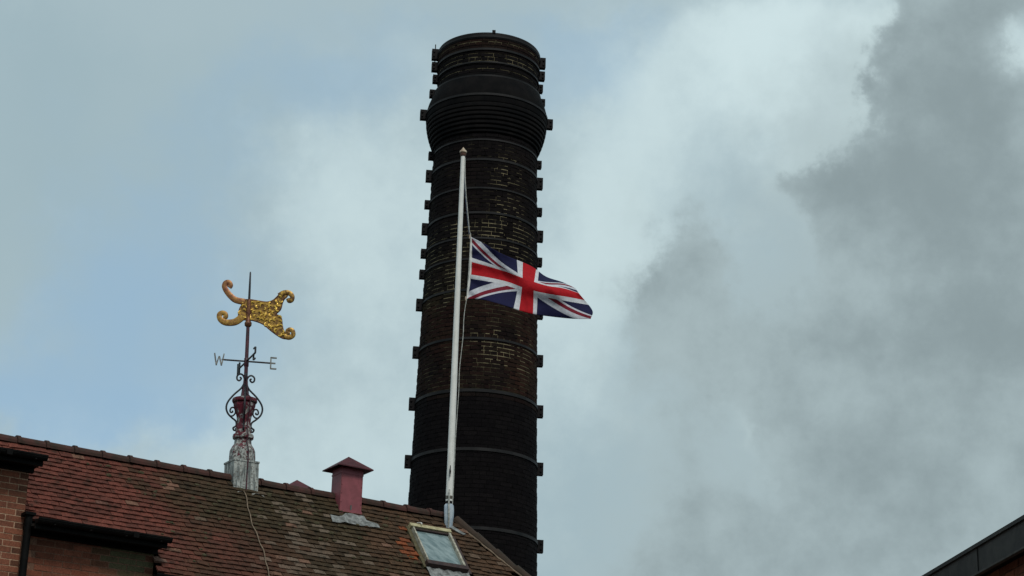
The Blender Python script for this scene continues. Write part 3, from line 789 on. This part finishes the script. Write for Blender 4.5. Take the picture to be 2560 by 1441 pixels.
MB().lathe([(.0505, .42), (.0512, .43), (.0512, .46), (.0505, .47)], 20).build('band', 'lead_wash', pole, True)
ROPE = [(0.033, 5.70), (0.044, 5.42), (0.066, 5.153), (0.105, 4.817), (0.143, 4.516), (0.161, 4.44), (0.155, 3.943), (0.137, 3.458), (0.121, 3.314), (0.108, 3.126), (0.108, 2.885), (0.092, 2.632), (0.074, 2.356), (0.076, 2.022), (0.066, 1.684), (0.056, 1.272), (0.055, 0.769), (0.05, 0.36), (0.03, 0.128), (-0.008, -0.05)]
MB().tube(spline([(x, -.02, z) for x, z in ROPE], 4), .0058, 6).build('halyard', 'rope', pole, True)
MB().tube(spline([(x - .012, .012, z) for x, z in ROPE[1:6]], 4) , .004, 6).build('halyard_tail', 'rope_blue', pole, True)

# ------------------------------------------------------------------ flag
FR = [[(0.14, 3.459), (0.385, 3.451), (0.642, 3.391), (1.027, 3.271), (1.315, 3.222), (1.644, 3.196), (1.967, 3.204)],
      [(0.161, 3.692), (0.42, 3.661), (0.71, 3.602), (1.032, 3.494), (1.326, 3.436), (1.651, 3.379), (1.989, 3.339)],
      [(0.174, 3.941), (0.456, 3.89), (0.746, 3.819), (1.037, 3.721), (1.305, 3.659), (1.572, 3.625), (1.807, 3.57)],
      [(0.171, 4.195), (0.438, 4.089), (0.699, 3.983), (1.05, 3.852), (1.303, 3.746), (1.56, 3.69), (1.785, 3.603)],
      [(0.164, 4.437), (0.399, 4.317), (0.65, 4.176), (1.067, 4.001), (1.301, 3.837), (1.559, 3.751), (1.742, 3.664)]]
FD = [[0, -.05, -.10, -.02, .05, .02, -.06],        # bottom edge depth
      [0, .03, .05, .03, -.02, .03, -.02],
      [0, .03, .06, -.07, -.10, .00, .04],
      [0, -.02, .02, .04, .06, .13, .16],
      [0, -.06, -.02, .16, .24, .28, .30]]
def cr(a, b, c, d, t): return .5 * ((2 * b) + (c - a) * t + (2 * a - 5 * b + 4 * c - d) * t * t + (3 * b - a - 3 * c + d) * t ** 3)
def get(i, j):
    def g(i, j):
        return Vector((FR[i][j][0], FD[i][j], FR[i][j][1]))
    if i < 0: return 2 * get(0, j) - get(1, j)
    if i > 4: return 2 * get(4, j) - get(3, j)
    if j < 0: return 2 * g(i, 0) - g(i, 1)
    if j > 6: return 2 * g(i, 6) - g(i, 5)
    return g(i, j)
NU, NV = 120, 56
verts, uvs = [], []
for b in range(NV + 1):
    v = b / NV; fi = min(3, int(v * 4)); tv = v * 4 - fi
    for a in range(NU + 1):
        u = a / NU; fj = min(5, int(u * 6)); tu = u * 6 - fj
        rw = [cr(get(fi + k, fj - 1), get(fi + k, fj), get(fi + k, fj + 1), get(fi + k, fj + 2), tu) for k in (-1, 0, 1, 2)]
        p = cr(*rw, tv)
        p.y += .030 * sin(u * 19 + v * 5.5) * (.25 + u) * (1 - .4 * v) + .012 * sin(u * 8 - v * 17) * u + .008 * mnoise.noise(Vector((u * 12, v * 7, 1)))
        p.y += .013 * sin((v - .5) * 9 / (u + .28) + 2) * exp(-u * 2.2) + .010 * sin(u * 41 + v * 13) * u * (1 - u * .5)
        p.z += p.y * .40
        verts.append(p); uvs.append((u, v))
faces = [[b * (NU + 1) + a, b * (NU + 1) + a + 1, (b + 1) * (NU + 1) + a + 1, (b + 1) * (NU + 1) + a] for b in range(NV) for a in range(NU)]
fe = tag(empty('flag', FP), 'red white and blue union flag flying at half mast from the white flagpole', 'flag')
me = bpy.data.meshes.new('cloth'); me.from_pydata([tuple(v) for v in verts], [], faces)
ul = me.uv_layers.new(name='UVMap')
for lp in me.loops: ul.data[lp.index].uv = uvs[lp.vertex_index]
me.polygons.foreach_set('use_smooth', [True] * len(me.polygons)); me.materials.append(M['flag_print'])
fo = bpy.data.objects.new('cloth', me); col.objects.link(fo); fo.parent = fe
sol = fo.modifiers.new('thickness', 'SOLIDIFY'); sol.thickness = .003
MB().tube([Vector((p.x, p.y, p.z)) for p in [verts[b * (NU + 1)] for b in range(0, NV + 1, 4)]], .011, 8).build('hoist_band', 'pole_white', fe, True)
for b, nm in ((0, 'toggle'), (NV, 'toggle')):
    p = verts[b * (NU + 1)]; MB().tube([p + Vector((-.012, 0, -.03)), p + Vector((-.012, 0, .03))], .014, 8).build(nm, 'finial_dome', fe, True)

# ------------------------------------------------------------------ great chimney
CX, CY = -.553, 33.0
chim = tag(empty('factory_chimney', (CX, CY, 0)), 'tall soot-black round brick chimney bound with iron hoops', 'chimney')
RAD = [(0, 1.32), (9.643, 1.090), (10.48, 1.066), (12.342, 1.023), (14.123, .981), (15.656, .938), (16.20, .921)]
def rad(z):
    for (a, ra), (b, rb_) in zip(RAD, RAD[1:]):
        if z <= b: return ra + (rb_ - ra) * (z - a) / (b - a)
    if z < 17.3: return .921
    return .905 + (z - 17.3) / .82 * .028
VA = atan2(CAM.x - CX, -(CAM.y - CY))     # bearing of the viewer seen from the stack, 0 = -Y
def zone(z, ph):
    """(mortar paleness, brick warmth) of the stack's weathered areas; ph is the bearing in degrees, 0 towards the yard, + east"""
    n = fbm(ph * .03, z * 1.1, 2.2); n2 = fbm(ph * .09, z * 3.0, 6.1); n3 = fbm(ph * .2, z * 9.0, 1.7)
    mo = 0; wa = 0
    def g(a, b, s): return sm(a - s, a + s, z) * (1 - sm(b - s, b + s, z))
    def p(a, b, s): return sm(a - s, a + s, ph) * (1 - sm(b - s, b + s, ph))
    mo += .8 * max(g(17.92, 17.985, .02), g(17.53, 17.73, .02), g(17.39, 17.45, .02) * .9) * sm(-.4, .2, n2 + .2); wa += .8 * g(17.8, 18.1, .08)
    mo += .75 * g(14.2, 15.75, .1) * p(8, 48, 10) * sm(.02, .20, n3)
    mo += .85 * g(13.85, 14.5, .08) * p(-25, 70, 12) * sm(-.3, .2, n2 + .1)
    mo += 1.0 * g(13.0, 14.45, .15) * p(-85, -18, 6) * sm(-.35, .3, n2); wa += .45 * g(12.9, 14.0, .2) * p(-90, -10, 10)
    mo += .70 * g(12.98, 13.22, .05) * p(8, 50, 8) * sm(-.2, .2, n2 + .1)
    mo += .80 * g(11.85, 12.5, .08) * p(0, 62, 12) * sm(-.25, .25, n2)
    mo += .40 * g(11.4, 13.1, .15) * sm(-.4, .4, n2); wa += 1.35 * g(11.35, 13.2, .12)
    mo += .22 * g(14.4, 16.1, .2) * sm(0, .5, n2); wa += .16 * g(13.2, 16, .2)
    return min(1, mo * 1.1), min(1, .6 * wa * (.65 + .6 * n))
# core with the joint mortar
core = MB(); SEG = 96; zs = [0, 4, 7.0] + [7.0 + .0375 * k for k in range(1, int((16.22 - 7.0) / .0375))] + [16.24]
def core_rows(mb, zs, inset):
    i0 = len(mb.v)
    for z in zs:
        r = rad(z) - inset
        for k in range(SEG):
            a = 2 * pi * k / SEG; mb.v.append(Vector((r * sin(a), -r * cos(a), z)))
    for j in range(len(zs) - 1):
        for k in range(SEG):
            k2 = (k + 1) % SEG; ph = ((k + .5) / SEG * 360 + 180) % 360 - 180; z = (zs[j] + zs[j + 1]) / 2
            mo, wa = zone(z, ph) if z > 7 else (0, 0)
            c = lerp3((.0052, .0046, .005), (.25, .21, .125), mo * mo * .55 + mo * .42)
            mb.face([i0 + j * SEG + k, i0 + j * SEG + k2, i0 + (j + 1) * SEG + k2, i0 + (j + 1) * SEG + k], c)
core_rows(core, zs, .0025)
shaft = core.build('shaft', 'mortar', chim, fix=False)
top = MB(); core_rows(top, [17.27 + .0375 * k for k in range(23)], .0025)
head = top.build('head', 'mortar', chim, fix=False)
# bricks
BL, BH, BD = .217, .059, .06
bme = MB().hexa([(-BL / 2, 0, -BH / 2), (BL / 2, 0, -BH / 2), (BL / 2, BD, -BH / 2), (-BL / 2, BD, -BH / 2), (-BL / 2, 0, BH / 2), (BL / 2, 0, BH / 2), (BL / 2, BD, BH / 2), (-BL / 2, BD, BH / 2)])
bo = bme.build('brick', 'brick_sooty'); bmesh_data = bo.data; bpy.data.objects.remove(bo)
allb = []
def courses(z0, z1, part):
    z = z0; row = 0
    while z < z1:
        r = rad(z); head_course = row % 4 == 3
        L = .1155 if head_course else .233
        nb = round(2 * pi * r / L); off = random.random() if row % 4 == 0 else .5 * (row % 2)
        for k in range(nb):
            a = 2 * pi * (k + off) / nb; ph = (math.degrees(a) + 180) % 360 - 180
            allb.append((z, a, ph, (r + random.uniform(-.002, .0035)) if z > 11.3 else r - .0016 + random.uniform(0, .0007), (2 * pi * r / nb - .009) / BL, part))
        z += .075; row += 1
courses(7.05, 16.2, 0); courses(17.385, 18.03, 1)
def brick_tint(z, ph, rn):
    mo, wa = zone(z, ph)
    c = lerp3((.0055, .0045, .0052), (.0095, .0078, .0082), rn)
    w = lerp3((.055, .022, .015), (.030, .018, .011), rn)
    if 13 < z < 14.5 and ph < 0: w = lerp3((.040, .028, .014), (.028, .018, .011), rn)
    return lerp3(c, w, max(0, min(1, wa * (.55 + .7 * rn))))
cand = []
for i, (z, a, ph, r, sx, part) in enumerate(allb):
    p = Vector((CX + r * sin(a), CY - r * cos(a), z)); px, py, dz = frame_px(p)
    facing = cos(a - VA)
    ok = facing > .3 and 380 < py < 1040
    if px > 1165 and 590 < py < 800 and px < 1480: ok = ok and (py < 590 + (px - 1176) * .62 or py > 770)      # behind the flag
    if 1105 < px < 1180: ok = False                                        # behind the mast
    cand.append((-(facing * sx / dz) if ok else 1, i))
cand.sort(); chosen = set(i for s_, i in cand[:300] if s_ < 0)
fieldb = [MB(), MB()]
rb2 = random.Random(3)
for i, (z, a, ph, r, sx, part) in enumerate(allb):
    c = brick_tint(z, ph, rb2.random())
    mw = Matrix.Rotation(a, 4, 'Z') @ Matrix.Translation((0, -r, z)) @ Matrix.Rotation(rb2.uniform(-.012, .012), 4, 'Y') @ Matrix.Diagonal((sx, 1, 1, 1))
    par = shaft if part == 0 else head
    if i in chosen: inst('brick', bmesh_data, par, mw, c)
    else:
        fb = fieldb[part]; k = len(fb.v); fb.v += [mw @ v for v in bme.v]
        for f in bme.f: fb.face([k + j for j in f], c)
fieldb[0].build('brick_field', 'brick_sooty', shaft, kind='stuff', fix=False)
fieldb[1].build('brick_field', 'brick_sooty', head, kind='stuff', fix=False)
# corbelled bulge
def ringlathe(name, prof, mname, seg=96): return MB().lathe(prof, seg, cap=False).build(name, mname, chim, True)
zc = [16.17, 16.235, 16.31, 16.385, 16.46, 16.535, 16.61, 16.70]; rc = [.955, .985, 1.012, 1.036, 1.056, 1.072, 1.084, 1.092]
for k in range(7):
    a, b = zc[k], zc[k + 1]; r = rc[k]
    ringlathe('corbel_course', [(.88, a), (r - .008, a), (r + .004, a + .012), (r + .006, b - .02), (r - .004, b - .004), (.88, b - .002)], 'corbel_black')
ringlathe('drum_band', [(.88, 16.70), (1.090, 16.70), (1.096, 16.72), (1.092, 16.90), (1.06, 17.02), (.985, 17.22), (.94, 17.30), (.90, 17.31)], 'corbel_black')
ringlathe('neck_mould', [(.89, 17.312), (.918, 17.315), (.918, 17.345), (.89, 17.35)], 'corbel_black')
ringlathe('cap_band', [(.70, 18.0), (.936, 18.0), (.943, 18.01), (.944, 18.10), (.93, 18.125), (.70, 18.13), (.68, 17.0)], 'iron_black')
MB().lathe([(.68, 17.0), (.69, 16.95)], 48).build('flue_floor', 'iron_black', chim)
# iron hoops with bolted lugs
hz = [18.05, 17.795, 17.544, 17.255, 16.832, 16.028, 15.646, 15.097, 14.63, 14.152, 13.761, 13.195, 12.32, 11.397, 10.377, 9.043, 7.9]
hr = {0: .936, 1: .93, 2: .918, 3: .962, 4: 1.096}
lug_h = [.20, .17, .15, .14, .18, .14, .21, .145, .20, .155, .155, .205, .20, .21, .215, .215, .2]
def lug_mesh(h):
    mb = MB()
    for s_ in (-1, 1): mb.box((-.02, s_ * .012, -h / 2), (.115, s_ * .052, h / 2))
    for dz in (-h * .22, h * .22): mb.tube([(.075, -.075, dz), (.075, .075, dz)], .018, 6)
    mb.box((-.02, -.0119, -h * .35), (.09, .0119, h * .35))
    return mb
lugs = {}
for k, (z, lh) in enumerate(zip(hz, lug_h)):
    r = hr.get(k, rad(z) + .002); hh = .020 if lh > .16 else .015
    if k >= 13: hh = .026
    hp_ = MB().lathe([(r - .02, z - hh), (r + .014, z - hh), (r + .014, z + hh), (r - .02, z + hh)], 96, cap=False).build('hoop', 'hoop_iron', chim, True)
    if lh not in lugs:
        o = lug_mesh(lh).build('lug', 'iron_black'); lugs[lh] = o.data; bpy.data.objects.remove(o)
    ja = VA + radians(6) + random.uniform(-.03, .03)      # hoop joints, left and right of the view
    for s_ in (0, 1):
        a = ja + (0 if s_ == 0 else pi)
        inst('lug', lugs[lh], hp_, Matrix.Rotation(a, 4, 'Z') @ Matrix.Translation((r - (.004 if lh > .16 else .02), 0, z)), (0, 0, 0))
# ladder-rod conductor at the left of the head
MB().tube([(-.985, .0, 17.9), (-.985, .0, 18.32)], .010, 6).build('lightning_rod', 'iron_black', chim)
MB().box((.06, -.95, 18.10), (.12, -.90, 18.165)).build('rim_bolt', 'iron_black', chim)

# ------------------------------------------------------------------ neighbouring building at the right
RO, RR = Vector((4.5013, 16.9398, 0)), radians(7.716)
nb = tag(empty('brick_outbuilding', RO, (0, 0, RR)), 'corner of a brown brick building with wide dark grey eaves fascia, bottom right', 'building')
# local: y runs along the eave away from the camera, -x faces the lane
EZ = 5.8
ln = 14
MB().box((.20, -ln, 0), (7, 9, EZ - .32)).build('wall', 'brick_plain', nb)
fa = MB(); nseg = 46
for k in range(nseg + 1):
    y = -ln + (ln + 9) * k / nseg; wz_ = .006 * mnoise.noise(Vector((y * 1.3, 0, 2)))
    fa.v += [Vector((0 + wz_, y, EZ - .255 + wz_)), Vector((0 + wz_ * .5, y, EZ + wz_)), Vector((.035, y, EZ + wz_)), Vector((.035, y, EZ - .255 + wz_))]
for k in range(nseg):
    for j in range(4): fa.face([k * 4 + j, k * 4 + (j + 1) % 4, k * 4 + 4 + (j + 1) % 4, k * 4 + 4 + j])
fa.face([0, 1, 2, 3]); fa.face([nseg * 4 + j for j in range(4)])
fa.build('fascia', 'fascia_grey', nb)
MB().box((-.022, -ln, EZ - .03), (-.003, 9, EZ + .0)).build('drip_edge', 'fascia_grey', nb)
for k in range(9): MB().box((-.0075, -3 + k * 1.37, EZ - .25), (-.0045, -2.985 + k * 1.37, EZ - .032)).build('fascia_joint', 'gutter_black', nb)
MB().box((-.012, -ln, EZ - .275), (.034, 9, EZ - .258)).build('fascia_bead', 'concrete_dark', nb)
MB().box((.0355, -ln, EZ - .225), (.26, 9, EZ - .205)).build('soffit', 'gutter_black', nb)
rs = MB(); rs.v += [Vector((-.01, -ln, EZ + .012)), Vector((-.01, 9, EZ + .012)), Vector((3.6, 9, EZ + 1.6)), Vector((3.6, -ln, EZ + 1.6)), Vector((7.3, 9, EZ)), Vector((7.3, -ln, EZ))]; rs.face([0, 1, 2, 3]); rs.face([3, 2, 4, 5])
rs.build('roof', 'roof_under', nb, fix=False)
wb = MB().box((.187, -3.2, 4.2), (.21, 4.2, EZ - .225), (.17, .115, .075)).build('wall_face', 'mortar', nb)
zz = EZ - .26; row = 0
while zz > 4.95:
    y = -1.6 + (.116 if row % 2 else 0)
    while y < 2.9:
        rr = random.random(); c = lerp3((.36, .125, .065), (.24, .085, .05), rr)
        inst('brick', brick_me, wb, Matrix.Translation((.177 + random.uniform(-.003, .003), y, zz)) @ Matrix.Rotation(radians(-90), 4, 'Z'), c)
        y += .2325
    zz -= .0755; row += 1
